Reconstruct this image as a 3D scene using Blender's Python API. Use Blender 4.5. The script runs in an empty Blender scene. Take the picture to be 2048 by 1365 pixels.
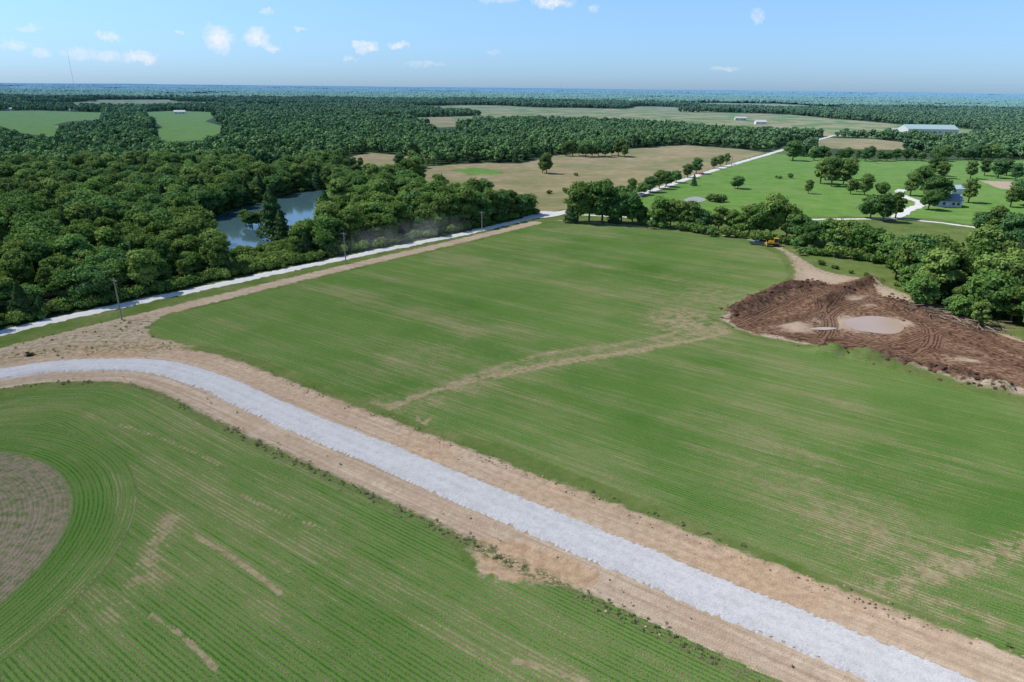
import bpy, bmesh, math, random
import numpy as np
from mathutils import Vector, Matrix, Euler
random.seed(4); RNG=np.random.default_rng(7)
S=bpy.context.scene
F=1365.0; CAMH=55.0; PITCH=math.radians(20.4); ROLL=math.radians(0.62)
ROT=(Matrix.Rotation(math.pi/2-PITCH,3,'X')@Matrix.Rotation(ROLL,3,'Z'))
cam_d=bpy.data.cameras.new('camera'); cam=bpy.data.objects.new('camera',cam_d); S.collection.objects.link(cam)
cam_d.lens=24; cam_d.sensor_width=36; cam_d.clip_start=1; cam_d.clip_end=120000
cam.matrix_world=Matrix.Translation((0,0,CAMH))@ROT.to_4x4(); S.camera=cam
# survey: bearing / depression read off the aerial photo -> metres on the ground plane
def ray(px,py): return (ROT@Vector(((px-1024)/F,-(py-682.5)/F,-1))).normalized()
def G(px,py):
    d=ray(px,py); t=CAMH/max(-d.z,1e-4); return (d.x*t,d.y*t)
def GP(l): return [G(*p) for p in l]
def hgt_of(px,py,hp):
    x,y=G(px,py); return hp/F*math.sqrt(x*x+y*y+CAMH**2)*0.98
def smooth(pts,closed=False,n=4):
    P=[np.array(p,float) for p in pts]; out=[]; m=len(P)
    for i in range(m if closed else m-1):
        if closed: a,b,c,d=P[i-1],P[i],P[(i+1)%m],P[(i+2)%m]
        else: a,b,c,d=P[max(i-1,0)],P[i],P[i+1],P[min(i+2,m-1)]
        for k in range(n):
            t=k/n
            out.append(tuple(0.5*((2*b)+(c-a)*t+(2*a-5*b+4*c-d)*t*t+(3*b-a-3*c+d)*t**3)))
    if not closed: out.append(tuple(P[-1]))
    return out
def pdist(X,Y,poly,closed=False,full=False):
    D=np.full(X.shape,1e9); A=np.zeros(X.shape); SG=np.ones(X.shape); acc=0; m=len(poly)
    for i in range(m if closed else m-1):
        ax,ay=poly[i]; bx,by=poly[(i+1)%m]; dx,dy=bx-ax,by-ay; L=math.hypot(dx,dy)
        if L<1e-9: continue
        t=((X-ax)*dx+(Y-ay)*dy)/(L*L); tc=np.clip(t,0,1)
        d=np.hypot(X-ax-tc*dx,Y-ay-tc*dy)
        if full:
            w=d<D; A=np.where(w,acc+tc*L,A); SG=np.where(w,np.sign(dx*(Y-ay)-dy*(X-ax)),SG)
        D=np.minimum(D,d); acc+=L
    return (D,A,SG) if full else D
def inside(X,Y,poly):
    r=np.zeros(X.shape,bool); m=len(poly)
    for i in range(m):
        ax,ay=poly[i]; bx,by=poly[(i+1)%m]
        if ay==by: continue
        c=((ay>Y)!=(by>Y))&(X<(bx-ax)*(Y-ay)/(by-ay)+ax); r^=c
    return r
def sd(X,Y,poly,lim=40.0):
    p=np.array(poly); out=np.full(X.shape,lim)
    m=(X>p[:,0].min()-lim)&(X<p[:,0].max()+lim)&(Y>p[:,1].min()-lim)&(Y<p[:,1].max()+lim)
    if m.any():
        x,y=X[m],Y[m]; d=np.minimum(pdist(x,y,poly,True),lim); out[m]=np.where(inside(x,y,poly),-d,d)
    return out
def linesd(X,Y,poly,lim=40.0):
    p=np.array(poly); out=np.full(X.shape,lim)
    m=(X>p[:,0].min()-lim)&(X<p[:,0].max()+lim)&(Y>p[:,1].min()-lim)&(Y<p[:,1].max()+lim)
    if m.any(): out[m]=np.minimum(pdist(X[m],Y[m],poly),lim)
    return out
def vnoise(x,y,s,seed=0):
    x=x/s+seed*17.3; y=y/s+seed*9.1; xi=np.floor(x); yi=np.floor(y); fx=x-xi; fy=y-yi
    fx=fx*fx*(3-2*fx); fy=fy*fy*(3-2*fy)
    def h(a,b):
        v=np.sin(a*127.1+b*311.7+seed*74.7)*43758.5453; return v-np.floor(v)
    return (h(xi,yi)*(1-fx)+h(xi+1,yi)*fx)*(1-fy)+(h(xi,yi+1)*(1-fx)+h(xi+1,yi+1)*fx)*fy
def sstep(a,b,x):
    t=np.clip((x-a)/(b-a),0,1); return t*t*(3-2*t)

# ------------------------------------------------------------------ layout
ROAD_PX=[(-160,775),(-60,758),(0,748),(100,734),(200,729),(300,731),(380,748),(450,776),(540,816),(640,859),(760,908),(880,957),(1000,1004),(1200,1090),(1400,1175),(1600,1260),(1800,1345)]
ROADg=GP(ROAD_PX)
a=np.array(ROADg[9]); b=np.array(ROADg[-1]); RDIR=(b-a)/np.linalg.norm(b-a)
for k in range(10,16):
    t=np.dot(np.array(ROADg[k])-a,RDIR); ROADg[k]=tuple(a+RDIR*t)
RMID=np.array(ROADg[12])
for k in range(1,9): ROADg.append(tuple(b+RDIR*18*k))
l0=np.array(ROADg[0]); l1=np.array(ROADg[1]); ld_=(l0-l1)/np.linalg.norm(l0-l1)
for k in range(1,9): ROADg.insert(0,tuple(l0+ld_*25*k))
ROAD=smooth(ROADg,False,3)
WH_PX=[(0,668),(150,632),(300,600),(480,561),(640,527),(800,494),(960,461),(1050,440),(1090,431)]
WHg=GP(WH_PX); e=np.array(WHg[0])-np.array(WHg[1]); e/=np.linalg.norm(e)
w0=np.array(WHg[0])
for k in range(1,11): WHg.insert(0,tuple(w0+e*45*k))
NR_PX=[(1050,440),(1085,431),(1130,424),(1190,411),(1270,393),(1330,374),(1400,350),(1460,331),(1530,311),(1590,293),(1640,279),(1665,272),(1740,266)]
NRg=GP(NR_PX)
FARM=GP([(1115,428),(1300,437),(1500,441),(1660,439),(1800,438),(1880,446),(1960,457),(2048,464),(2300,480)])
DRIVE=GP([(1790,437),(1812,424),(1836,412),(1840,405),(1815,397),(1800,388),(1806,380)])
DRIVE2=GP([(1836,410),(1870,408),(1890,405)])
TRACK=smooth(GP([(-300,790),(0,706),(60,690),(160,665),(300,630),(500,581),(700,533),(900,487),(1000,463),(1070,446)]),False,3)
FTRACK=smooth(GP([(1120,441),(1200,447),(1300,455),(1400,465),(1490,477),(1545,491),(1580,510),(1600,540),(1625,565)]),False,3)
MAIN=GP([(300,655),(325,637),(450,604),(600,568),(800,519),(950,485),(1060,452),(1120,446),(1200,450),(1300,459),(1400,470),(1480,482),(1535,500),(1562,518),(1578,548),(1565,575),(1520,598),(1480,612),(1450,634),(1455,655),(1500,675),(1600,695),(1700,715),(1800,745),(1900,775),(2048,808),(2500,890),(2900,1500),(2400,1450),(2048,1310),(1720,1180),(1560,1114),(1400,1048),(1235,980),(1000,888),(860,854),(760,815),(700,790),(620,756),(520,718),(450,700),(400,691),(340,681),(305,668)])
SOUTH=GP([(-250,850),(0,797),(100,779),(200,772),(280,778),(350,803),(400,835),(480,880),(560,915),(700,972),(800,1015),(880,1055),(900,1085),(940,1140),(1000,1160),(1100,1165),(1200,1200),(1300,1245),(1450,1315),(1570,1368)])
SOUTH+= [tuple(np.array(SOUTH[-1])+RDIR*60),tuple(np.array(SOUTH[-1])+RDIR*60+np.array([-10,-90])),(-160,-60),(-220,60)]
q1,q2,q3=[np.array(G(*p)) for p in((60,916),(141,1030),(20,1190))]
Am=np.array([q2-q1,q3-q1])*2; Bm=np.array([q2@q2-q1@q1,q3@q3-q1@q1]); CIRC_C=np.linalg.solve(Am,Bm); CIRC_R=np.linalg.norm(q1-CIRC_C)
WEDGE=GP([(-300,800),(-100,720),(0,697),(150,658),(300,624),(345,622),(300,655),(310,672),(400,692),(300,715),(100,718),(0,735),(-200,780)])
MUD=smooth(GP([(1452,632),(1500,602),(1545,582),(1590,562),(1625,575),(1670,568),(1740,556),(1752,575),(1765,592),(1850,620),(1950,655),(2060,690),(2200,740),(2100,775),(2010,778),(1900,757),(1800,733),(1700,710),(1640,694),(1560,674),(1490,662)]),True,3)
TAN=smooth(GP([(1555,495),(1600,510),(1650,540),(1700,550),(1760,565),(1850,600),(1950,640),(2060,680),(2250,720),(2250,820),(2048,798),(1900,766),(1800,738),(1700,710),(1600,692),(1500,672),(1450,652),(1430,635),(1480,608),(1560,578),(1580,548),(1572,520)]),True,2)
PUDDLE=smooth(GP([(1690,641),(1735,633),(1780,637),(1808,655),(1790,668),(1745,666),(1705,658)]),True,4)
PUDDLE2=smooth(GP([(1618,658),(1645,655),(1675,657),(1650,661)]),True,3)
POND=smooth(GP([(415,440),(470,420),(540,402),(590,388),(650,380),(672,398),(650,438),(600,460),(565,484),(520,500),(440,500),(410,470)]),True,3)
HAY=GP([(800,346),(860,333),(960,326),(1040,328),(1100,313),(1250,299),(1370,291),(1480,299),(1530,306),(1440,333),(1340,368),(1265,388),(1135,418),(1078,428),(1068,402),(1000,386),(930,376),(860,366)])
HAY2=GP([(655,324),(740,306),(850,316),(840,334),(760,336),(690,332)])
HAY3=GP([(470,312),(590,306),(600,319),(500,324)])
HAY4=GP([(815,244),(880,236),(940,244),(950,252),(880,256)])
HAY5=GP([(1600,290),(1655,277),(1740,278),(1830,288),(1945,296),(1930,301),(1750,300),(1650,297)])
GF1=GP([(-200,224),(80,221),(205,224),(200,240),(140,243),(108,250),(118,278),(40,266),(0,252),(-200,250)])
GF2=GP([(282,224),(350,221),(450,227),(410,244),(462,258),(410,280),(340,285),(285,272),(325,255)])
GREENPOND=GP([(903,340),(950,336),(1000,342),(1005,349),(940,350)])
PAST=GP([(1278,402),(1345,373),(1405,350),(1465,330),(1540,308),(1640,312),(1760,322),(1830,322),(2048,322),(2400,335),(2400,475),(2048,455),(1950,450),(1850,436),(1700,433),(1500,436),(1350,432),(1290,425)])
SMALLPOND=smooth(GP([(1368,400),(1390,394),(1412,400),(1400,405),(1378,405)]),True,3)
p0=np.array(G(0,660)); 
OPEN=[(-700,-300),tuple(p0+e*700)]+GP([(0,660),(300,592),(640,519),(960,452),(1060,425),(1130,415),(1270,386),(1330,366),(1400,343),(1460,323),(1530,305),(1600,287),(1650,275),(1670,276),(1610,296),(1570,312),(1640,318),(1830,320),(2048,320),(2500,335)])+[(900,200),(700,-300)]
RFOR=GP([(1795,575),(1815,612),(1860,632),(1950,672),(2048,702),(2300,775),(2500,600),(2048,556),(1850,545)])
CLEAR=[(OPEN,0),(HAY,9.5),(HAY2,9),(HAY3,9),(HAY4,10),(HAY5,8),(GF1,10),(GF2,10),(POND,7.5)]
PILES=[(smooth(GP([(1468,628),(1520,605),(1570,583),(1630,572)])),3.2,2.5),(GP([(1640,612),(1690,585),(1745,563)]),2.6,1.9),(GP([(1650,704),(1750,719),(1880,746),(2000,774)]),2.4,2.1),(GP([(1790,600),(1860,628),(1960,668)]),3,.8)]
MTR=[smooth(GP(l),False,3) for l in ([(1470,650),(1540,625),(1600,600),(1650,585),(1740,562)],[(1480,655),(1580,640),(1640,625),(1670,600),(1690,575)],[(1640,690),(1660,650),(1640,610),(1600,575)],[(1600,680),(1700,695),(1800,690),(1880,665),(1960,680),(2060,715)],[(1560,672),(1680,683),(1800,700),(1900,705),(2050,740)],[(1780,600),(1830,640),(1900,670),(2050,735)],[(1740,600),(1800,625),(1860,660),(1850,700),(1780,715)],[(1650,640),(1680,615),(1740,605),(1820,620)])]
def clearing(x,y):
    r=np.hypot(x,y)
    n=vnoise(x,y*0.8,420,3)*.6+vnoise(x,y,170,5)*.4
    return np.where(r>1000, (n-0.655+0.03*sstep(1500,5000,r))*300, -30)
def hgt(x,y):
    r=np.hypot(x,y)
    n=vnoise(x,y,700,1)+0.5*vnoise(x,y,300,2)-.75
    n2=vnoise(x,y,2600,8)-.5
    return sstep(800,2500,r)*9*n+sstep(3000,9000,r)*42*n2

# ------------------------------------------------------------------ node helper
class NB:
    def __init__(s,nt): s.nt=nt; s.nt.nodes.clear()
    def n(s,t,**k):
        nd=s.nt.nodes.new(t)
        for a,b in k.items(): setattr(nd,a,b)
        return nd
    def put(s,sock,v):
        if v is None: return
        if hasattr(v,'is_output'): s.nt.links.new(v,sock)
        else:
            if isinstance(v,(tuple,list)) and sock.type=='RGBA' and len(v)==3: v=(*v,1)
            sock.default_value=v
    def m(s,op,a,b=None,c=None,clamp=False):
        nd=s.n('ShaderNodeMath',operation=op,use_clamp=clamp)
        s.put(nd.inputs[0],a); s.put(nd.inputs[1],b)
        if c is not None: s.put(nd.inputs[2],c)
        return nd.outputs[0]
    def vm(s,op,a,b=None):
        nd=s.n('ShaderNodeVectorMath',operation=op); s.put(nd.inputs[0],a)
        if op=='SCALE': s.put(nd.inputs['Scale'],b)
        elif b is not None: s.put(nd.inputs[1],b)
        return nd.outputs['Value'] if op in('DOT_PRODUCT','LENGTH') else nd.outputs[0]
    def attr(s,nm): return s.n('ShaderNodeAttribute',attribute_name=nm).outputs['Fac']
    def noise(s,vec,scale,detail=2,rough=.55):
        nd=s.n('ShaderNodeTexNoise'); s.put(nd.inputs['Vector'],vec); nd.inputs['Scale'].default_value=scale
        nd.inputs['Detail'].default_value=detail; nd.inputs['Roughness'].default_value=rough; return nd.outputs['Fac']
    def comb(s,x,y,z=0.0):
        nd=s.n('ShaderNodeCombineXYZ'); s.put(nd.inputs[0],x); s.put(nd.inputs[1],y); s.put(nd.inputs[2],z); return nd.outputs[0]
    def mix(s,f,a,b,bt='MIX'):
        nd=s.n('ShaderNodeMix',data_type='RGBA',blend_type=bt); s.put(nd.inputs[0],f); s.put(nd.inputs[6],a); s.put(nd.inputs[7],b); return nd.outputs[2]
    def mr(s,v,lo,hi,a=0.0,b=1.0):
        nd=s.n('ShaderNodeMapRange'); s.put(nd.inputs[0],v)
        for i,q in zip((1,2,3,4),(lo,hi,a,b)): s.put(nd.inputs[i],q)
        return nd.outputs[0]
    def mask(s,at,nz,amp,soft):
        v=s.m('MULTIPLY_ADD',s.m('SUBTRACT',nz,.5),amp,s.m('MULTIPLY',at,-1.0))
        return s.mr(v,-soft/2,soft/2)
    def bluing(s,col,P,k=1.0):   # aerial haze painted into the base colour, growing with distance from the origin
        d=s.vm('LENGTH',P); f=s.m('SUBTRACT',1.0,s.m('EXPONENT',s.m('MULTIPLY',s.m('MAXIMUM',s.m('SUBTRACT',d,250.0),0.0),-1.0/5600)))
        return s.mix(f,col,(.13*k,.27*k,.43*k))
    def bump(s,h,st,dist):
        nd=s.n('ShaderNodeBump'); s.put(nd.inputs['Height'],h); nd.inputs['Strength'].default_value=st; nd.inputs['Distance'].default_value=dist; return nd.outputs[0]
    def out(s,sh): 
        o=s.n('ShaderNodeOutputMaterial'); s.nt.links.new(sh,o.inputs[0])
    def prin(s,col,rough=.9,spec=.2,nrm=None,metal=0):
        p=s.n('ShaderNodeBsdfPrincipled'); s.put(p.inputs['Base Color'],col); s.put(p.inputs['Roughness'],rough)
        s.put(p.inputs['Specular IOR Level'],spec); p.inputs['Metallic'].default_value=metal
        if nrm is not None: s.put(p.inputs['Normal'],nrm)
        return p.outputs[0]
    def diff(s,col,nrm=None):
        p=s.n('ShaderNodeBsdfDiffuse'); s.put(p.inputs[0],col); s.put(p.inputs['Roughness'],.6)
        if nrm is not None: s.put(p.inputs['Normal'],nrm)
        return p.outputs[0]
def newmat(nm):
    m=bpy.data.materials.new(nm); m.use_nodes=True; return m,NB(m.node_tree)
def pos(b): return b.n('ShaderNodeNewGeometry').outputs['Position']

# ------------------------------------------------------------------ ground
RS=.58
def ground_material():
    m,b=newmat('ground_soil_grass_crops'); P=pos(b)
    nb=b.noise(P,.018,3); nm=b.noise(P,.12,4); ns=b.noise(P,.9,4,.6); nf=b.noise(P,5.0,3,.65); ne=b.noise(P,.4,4,.7)
    rowc,rowa,rdc,rda=[b.attr(k) for k in('rowc','rowa','rdc','rda')]
    grass=b.mix(b.mr(nm,.35,.7),(.095,.155,.035),(.19,.21,.08))
    grass=b.mix(b.mr(ns,.4,.75,0,.6),grass,(.07,.12,.025))
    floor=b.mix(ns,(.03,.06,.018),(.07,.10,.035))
    far=b.mask(b.m('MULTIPLY',b.attr('clr'),-1.0),nm,8,4)
    farcol=b.mix(b.mr(nb,.45,.55),(.13,.22,.055),(.32,.28,.15))
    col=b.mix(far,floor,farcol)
    col=b.mix(b.mask(b.attr('open'),nm,3,2),col,grass)
    past=b.mix(b.mr(nm,.3,.7),(.11,.22,.04),(.165,.295,.065)); past=b.mix(b.mr(b.noise(P,.035,4,.65),.48,.7,0,.75),past,(.21,.27,.10))
    past=b.mix(b.mr(ns,.5,.75,0,.6),past,(.08,.15,.032))
    col=b.mix(b.mask(b.attr('past'),nm,3,1),col,past)
    hay=b.mix(b.mr(nm,.3,.7),(.28,.22,.115),(.39,.32,.19)); hay=b.mix(b.mr(b.noise(P,.022,4,.65),.42,.62,0,.8),hay,(.19,.21,.085))
    hay=b.mix(b.mr(ns,.5,.8,0,.5),hay,(.20,.17,.08))
    col=b.mix(b.mask(b.attr('hay'),nm,4,2),col,hay)
    cropm=b.mask(b.attr('crop'),ns,1.6,.5)
    row=b.m('MULTIPLY_ADD',b.m('COSINE',b.m('MULTIPLY_ADD',b.m('SUBTRACT',ns,.5),1.8,b.m('MULTIPLY',rowc,2*math.pi/RS))),.5,.5)
    st=b.noise(b.comb(b.m('MULTIPLY',rowa,.045),b.m('MULTIPLY',rowc,1.0)),1.0,4,.75)
    st2=b.noise(b.comb(b.m('MULTIPLY',rowa,.006),b.m('MULTIPLY',rowc,.12)),1.0,3,.6)
    plant=b.noise(b.comb(b.m('MULTIPLY',rowa,2.2),b.m('MULTIPLY',rowc,1/RS)),1.0,2,.7)
    patch=b.noise(P,.03,4,.65)
    pl=b.m('MULTIPLY_ADD',b.m('SUBTRACT',plant,.5),1.3,row)
    cov=b.m('MULTIPLY_ADD',pl,.40,.09)
    cov=b.m('MULTIPLY_ADD',b.m('SUBTRACT',st,.5),-1.35,cov)
    cov=b.m('MULTIPLY_ADD',b.m('SUBTRACT',st2,.5),-.85,cov)
    cov=b.m('MULTIPLY_ADD',b.m('SUBTRACT',patch,.5),-1.1,cov)
    cov=b.m('MULTIPLY_ADD',b.m('SUBTRACT',nf,.5),1.0,cov)
    cov=b.m('MULTIPLY_ADD',b.m('SUBTRACT',ns,.5),.5,cov)
    bare=b.attr('bare'); bn=b.m('MULTIPLY',bare,b.mr(ne,.36,.62,.1,1.5))
    cov=b.m('MULTIPLY_ADD',bn,-1.1,cov)
    leaf=b.mr(cov,-.14,.24)
    green=b.mix(b.mr(patch,.3,.65),(.082,.180,.032),(.135,.24,.058)); green=b.mix(b.mr(nf,.35,.7,0,.5),green,(.04,.105,.018))
    green=b.mix(b.mr(b.m('ADD',nb,b.m('MULTIPLY',st2,.3)),.5,.78,0,.65),green,(.175,.26,.075))
    green=b.mix(b.mr(pl,.05,.55,.65,0),green,(.03,.065,.015))  # shadowed soil between the rows, painted into the crop colour as a dark green
    soil=b.mix(b.mr(ns,.3,.7),(.21,.175,.09),(.36,.31,.19))
    crop=b.mix(leaf,soil,green)
    col=b.mix(cropm,col,crop)
    weedy=b.mix(b.mr(b.m('ADD',b.m('MULTIPLY_ADD',nf,.4,b.m('MULTIPLY',ns,.6)),b.m('MULTIPLY_ADD',patch,.3,b.m('MULTIPLY',row,.07))),.60,.78),(.26,.205,.155),(.09,.14,.045))
    col=b.mix(b.mask(b.attr('circ'),ns,2,1),col,weedy)
    ruts=b.noise(b.comb(b.m('MULTIPLY',rda,.03),b.m('MULTIPLY',rdc,1.7)),1.0,4,.75)
    dirt=b.mix(b.mr(ruts,.34,.66),(.34,.255,.18),(.57,.465,.355))
    dirt=b.mix(b.mr(nm,.42,.7,0,.6),dirt,(.39,.28,.195)); dirt=b.mix(b.mr(ns,.45,.72,0,.6),dirt,(.30,.225,.155))
    dirt=b.mix(b.mr(b.attr('orange'),.0,1,0,.85),dirt,b.mix(b.mr(ns,.35,.65),(.52,.36,.22),(.34,.225,.135)))
    dm=b.mask(b.attr('dirt'),ne,5,.9)
    col=b.mix(dm,col,dirt)
    wd=b.m('MULTIPLY',b.mr(b.noise(P,.8,4,.75),.46,.58),b.attr('weed'))
    col=b.mix(wd,col,b.mix(b.mr(nf,.35,.65),(.08,.12,.035),(.20,.19,.10)))
    sw=b.noise(P,.10,2); swv=b.m('SINE',b.m('MULTIPLY',sw,95.0))
    mud=b.mix(b.mr(b.m('MULTIPLY_ADD',swv,.05,ns),.38,.64),(.10,.056,.036),(.27,.17,.11))
    mud=b.mix(b.mr(b.m('MULTIPLY_ADD',b.m('SUBTRACT',ns,.5),1.2,b.attr('mudtan')),.3,.8,0,.95),mud,b.mix(ns,(.50,.39,.29),(.33,.24,.17)))
    tk=b.attr('mtr'); lug=b.m('SINE',b.m('MULTIPLY',tk,9.0)); tm=b.mr(tk,1.7,2.3,.85,0)
    mud=b.mix(tm,mud,b.mix(b.mr(b.m('ADD',lug,b.m('MULTIPLY_ADD',ns,4.0,-2.0)),-.6,.6),(.06,.033,.022),(.20,.12,.077)))
    mud=b.mix(b.mr(b.attr('pile'),.1,.9,0,.85),mud,b.mix(b.mr(ns,.35,.65),(.045,.026,.019),(.16,.095,.067)))
    col=b.mix(b.mask(b.attr('mud'),ne,7,1),col,mud)
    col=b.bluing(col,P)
    h=b.m('MULTIPLY_ADD',b.m('MULTIPLY',leaf,cropm),.5,nf); h=b.m('MULTIPLY_ADD',ns,1.1,h)
    b.out(b.diff(col,b.bump(h,.65,.32))); return m

def build_ground():
    th_in=np.linspace(math.radians(-44),math.radians(44),720)
    th_out=np.linspace(math.radians(44),math.radians(316),56)[1:-1]
    th=np.concatenate([th_in,th_out]); r=np.concatenate([np.linspace(2,42,9),np.geomspace(46,42000,860)])
    nc,nr=len(th),len(r)
    R,T=np.meshgrid(r,th,indexing='ij'); X=(R*np.sin(T)).ravel(); Y=(R*np.cos(T)).ravel()
    A={}
    dR,aR,sR=pdist(X,Y,ROAD,False,True)
    rdc=dR*sR; A['rdc']=rdc; A['rda']=aR
    nrm=np.array([-RDIR[1],RDIR[0]]); o=RMID
    rs=(X-o[0])*nrm[0]+(Y-o[1])*nrm[1]; ra=(X-o[0])*RDIR[0]+(Y-o[1])*RDIR[1]
    north=rdc>0
    dc=np.hypot(X-CIRC_C[0],Y-CIRC_C[1])-CIRC_R; circ=dc
    ang=np.arctan2(Y-CIRC_C[1],X-CIRC_C[0])*CIRC_R
    near=(dc<8)
    A['rowc']=np.where(north,rs,np.where(near,dc,rdc)); A['rowa']=np.where(north,ra,np.where(near,ang,aR))
    A['circ']=np.minimum(circ,40)
    main=sd(X,Y,MAIN); south=sd(X,Y,SOUTH)
    A['crop']=np.minimum(main,south)
    A['open']=np.minimum(sd(X,Y,OPEN),sd(X,Y,GF1)); A['open']=np.minimum(A['open'],sd(X,Y,GF2))
    A['past']=np.minimum.reduce([sd(X,Y,PAST),sd(X,Y,GF1),sd(X,Y,GF2),sd(X,Y,GREENPOND)])
    hay=np.minimum.reduce([sd(X,Y,q) for q in(HAY,HAY2,HAY3,HAY4,HAY5)])
    A['hay']=np.maximum(hay,-sd(X,Y,GREENPOND))
    A['clr']=np.clip(clearing(X,Y),-40,40)
    corr=np.where(north,dR-10.5,dR-9.7)
    trk=linesd(X,Y,TRACK)-2.8
    ftr=linesd(X,Y,FTRACK)-1.3
    mudp=smooth(GP([(940,1080),(1010,1075),(1100,1100),(1200,1150),(1160,1172),(1060,1165),(970,1150)]),True,2)
    yard=sd(X,Y,GP([(1960,362),(2060,365),(2060,382),(2000,378)]))
    A['dirt']=np.minimum.reduce([np.where(np.minimum(main,south)<0,40,corr+1.0),trk,ftr,sd(X,Y,WEDGE)+1,sd(X,Y,TAN)+1.5,sd(X,Y,mudp),yard])
    A['orange']=np.clip(sstep(6,3,np.abs(rdc-8)),0,1)*(vnoise(X,Y,14,4))*north+.8*(sd(X,Y,mudp)<0)
    A['weed']=np.clip(1-np.abs(corr+.3)/1.7,0,1)*np.where(north,.6,1)+.9*np.clip(1-np.abs(sd(X,Y,TAN)+2)/4,0,1)+.6*np.clip(-sd(X,Y,WEDGE)/3,0,1)+.7*np.clip(1-np.abs(rdc+8.8)/2.0,0,1)
    mud=sd(X,Y,MUD); A['mud']=mud
    A['mtr']=np.minimum.reduce([linesd(X,Y,l) for l in MTR])
    mt=np.zeros(X.shape)
    for (px,py,sx,sy) in [(1725,604,6,5),(1590,655,5,6),(1640,600,2.5,5),(1700,648,9,8),(1630,565,4,5),(1800,645,4,4),(1960,720,8,2)]:
        gx,gy=G(px,py); mt=np.maximum(mt,np.exp(-((X-gx)/sx)**2-((Y-gy)/sy)**2))
    A['mudtan']=mt
    bare=np.zeros(X.shape)
    def line(px,w,a):
        d=linesd(X,Y,smooth(GP(px),False,3)); np.maximum(bare,a*np.exp(-(d/w)**2),out=bare)
    line([(755,828),(830,795),(920,768),(1000,747),(1100,727),(1200,711),(1320,692),(1400,678),(1460,662)],.6,1.5)
    line([(990,757),(1060,738),(1180,718),(1300,700)],.7,1.0)
    line([(780,810),(900,770),(1000,733),(1100,706),(1200,694),(1300,678),(1400,655),(1450,645)],1.0,.5)
    line([(790,820),(1000,745),(1200,706),(1440,660)],5,.24)
    line([(860,835),(848,850),(862,868)],.4,.7); line([(835,835),(846,862)],.35,.6)
    line([(390,1073),(440,1100),(500,1140),(560,1187)],.22,1.5)
    line([(302,1230),(350,1262),(400,1305),(435,1340)],.26,1.5)
    line([(1025,1322),(1090,1335),(1170,1366)],.22,.9)
    line([(340,1040),(310,1100),(285,1160)],1.5,.45); line([(480,990),(570,1030),(650,1060)],.2,.6)
    line([(240,850),(330,880),(440,930)],.25,.5)
    line([(1700,1195),(1850,1150),(1960,1115),(2080,1085)],2.4,.5); line([(1800,1190),(1880,1215),(2048,1260)],2,.3)
    for (px,py,sr,am) in [(1375,645,9,.65),(1340,655,7,.4),(1430,650,5,.7),(760,815,4,.4),(1600,960,12,.14),(1750,1080,10,.22),(250,1190,5,.25),(1420,590,14,.28),(640,1120,8,.12),(880,700,14,.12)]:
        gx,gy=G(px,py); d=np.hypot(X-gx,(Y-gy)*.8); np.maximum(bare,am*np.exp(-(d/sr)**2),out=bare)
    A['bare']=bare
    Z=hgt(X,Y)
    pile=np.zeros(X.shape)
    n=vnoise(X,Y,3.2,6)*.55+vnoise(X,Y,1.4,7)*.45
    for ln,w,h in PILES:
        d=linesd(X,Y,ln); g=np.exp(-(d/w)**2); pile=np.maximum(pile,g); Z=Z+g*h*(.25+1.3*n)
    A['pile']=pile
    Z+=np.clip(-mud/3,0,1)*(vnoise(X,Y,2.2,9)-.3)*.65
    pd=np.minimum(sd(X,Y,PUDDLE),sd(X,Y,PUDDLE2)); Z=np.where(pd<3.0,np.minimum(Z,.02+ (pd)*.12),Z)
    Z+=np.where(np.abs(rdc-8.7)<1.8,(vnoise(X,Y,1.6,11))*.55*np.clip(1-np.abs(rdc-8.7)/1.8,0,1),0)
    Z-=.45*np.exp(-((rdc+6.6)/1.6)**2)*(np.abs(rdc)<12)
    pw=sd(X,Y,POND); Z=np.where(pw<4,np.minimum(Z,pw*.2),Z)
    idx=np.arange(nr*nc).reshape(nr,nc); c0=idx[:-1,:]; c1=np.roll(idx,-1,axis=1)[:-1,:]; d0=idx[1:,:]; d1=np.roll(idx,-1,axis=1)[1:,:]
    q=np.stack([c0,d0,d1,c1],-1).reshape(-1,4)
    me=bpy.data.meshes.new('ground'); co=np.stack([X,Y,Z],-1).astype(np.float32)
    me.vertices.add(len(co)); me.vertices.foreach_set('co',co.ravel())
    me.loops.add(q.size); me.loops.foreach_set('vertex_index',q.ravel().astype(np.int32))
    me.polygons.add(len(q)); me.polygons.foreach_set('loop_start',np.arange(0,q.size,4,dtype=np.int32)); 
    me.polygons.foreach_set('use_smooth',np.ones(len(q),bool))
    me.update(calc_edges=True); 
    for k,v in A.items():
        at=me.attributes.new(k,'FLOAT','POINT'); at.data.foreach_set('value',v.astype(np.float32))
    if me.polygons[nc*20].normal.z<0: me.flip_normals()
    ob=bpy.data.objects.new('ground',me); S.collection.objects.link(ob); me.materials.append(ground_material())
build_ground()

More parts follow.
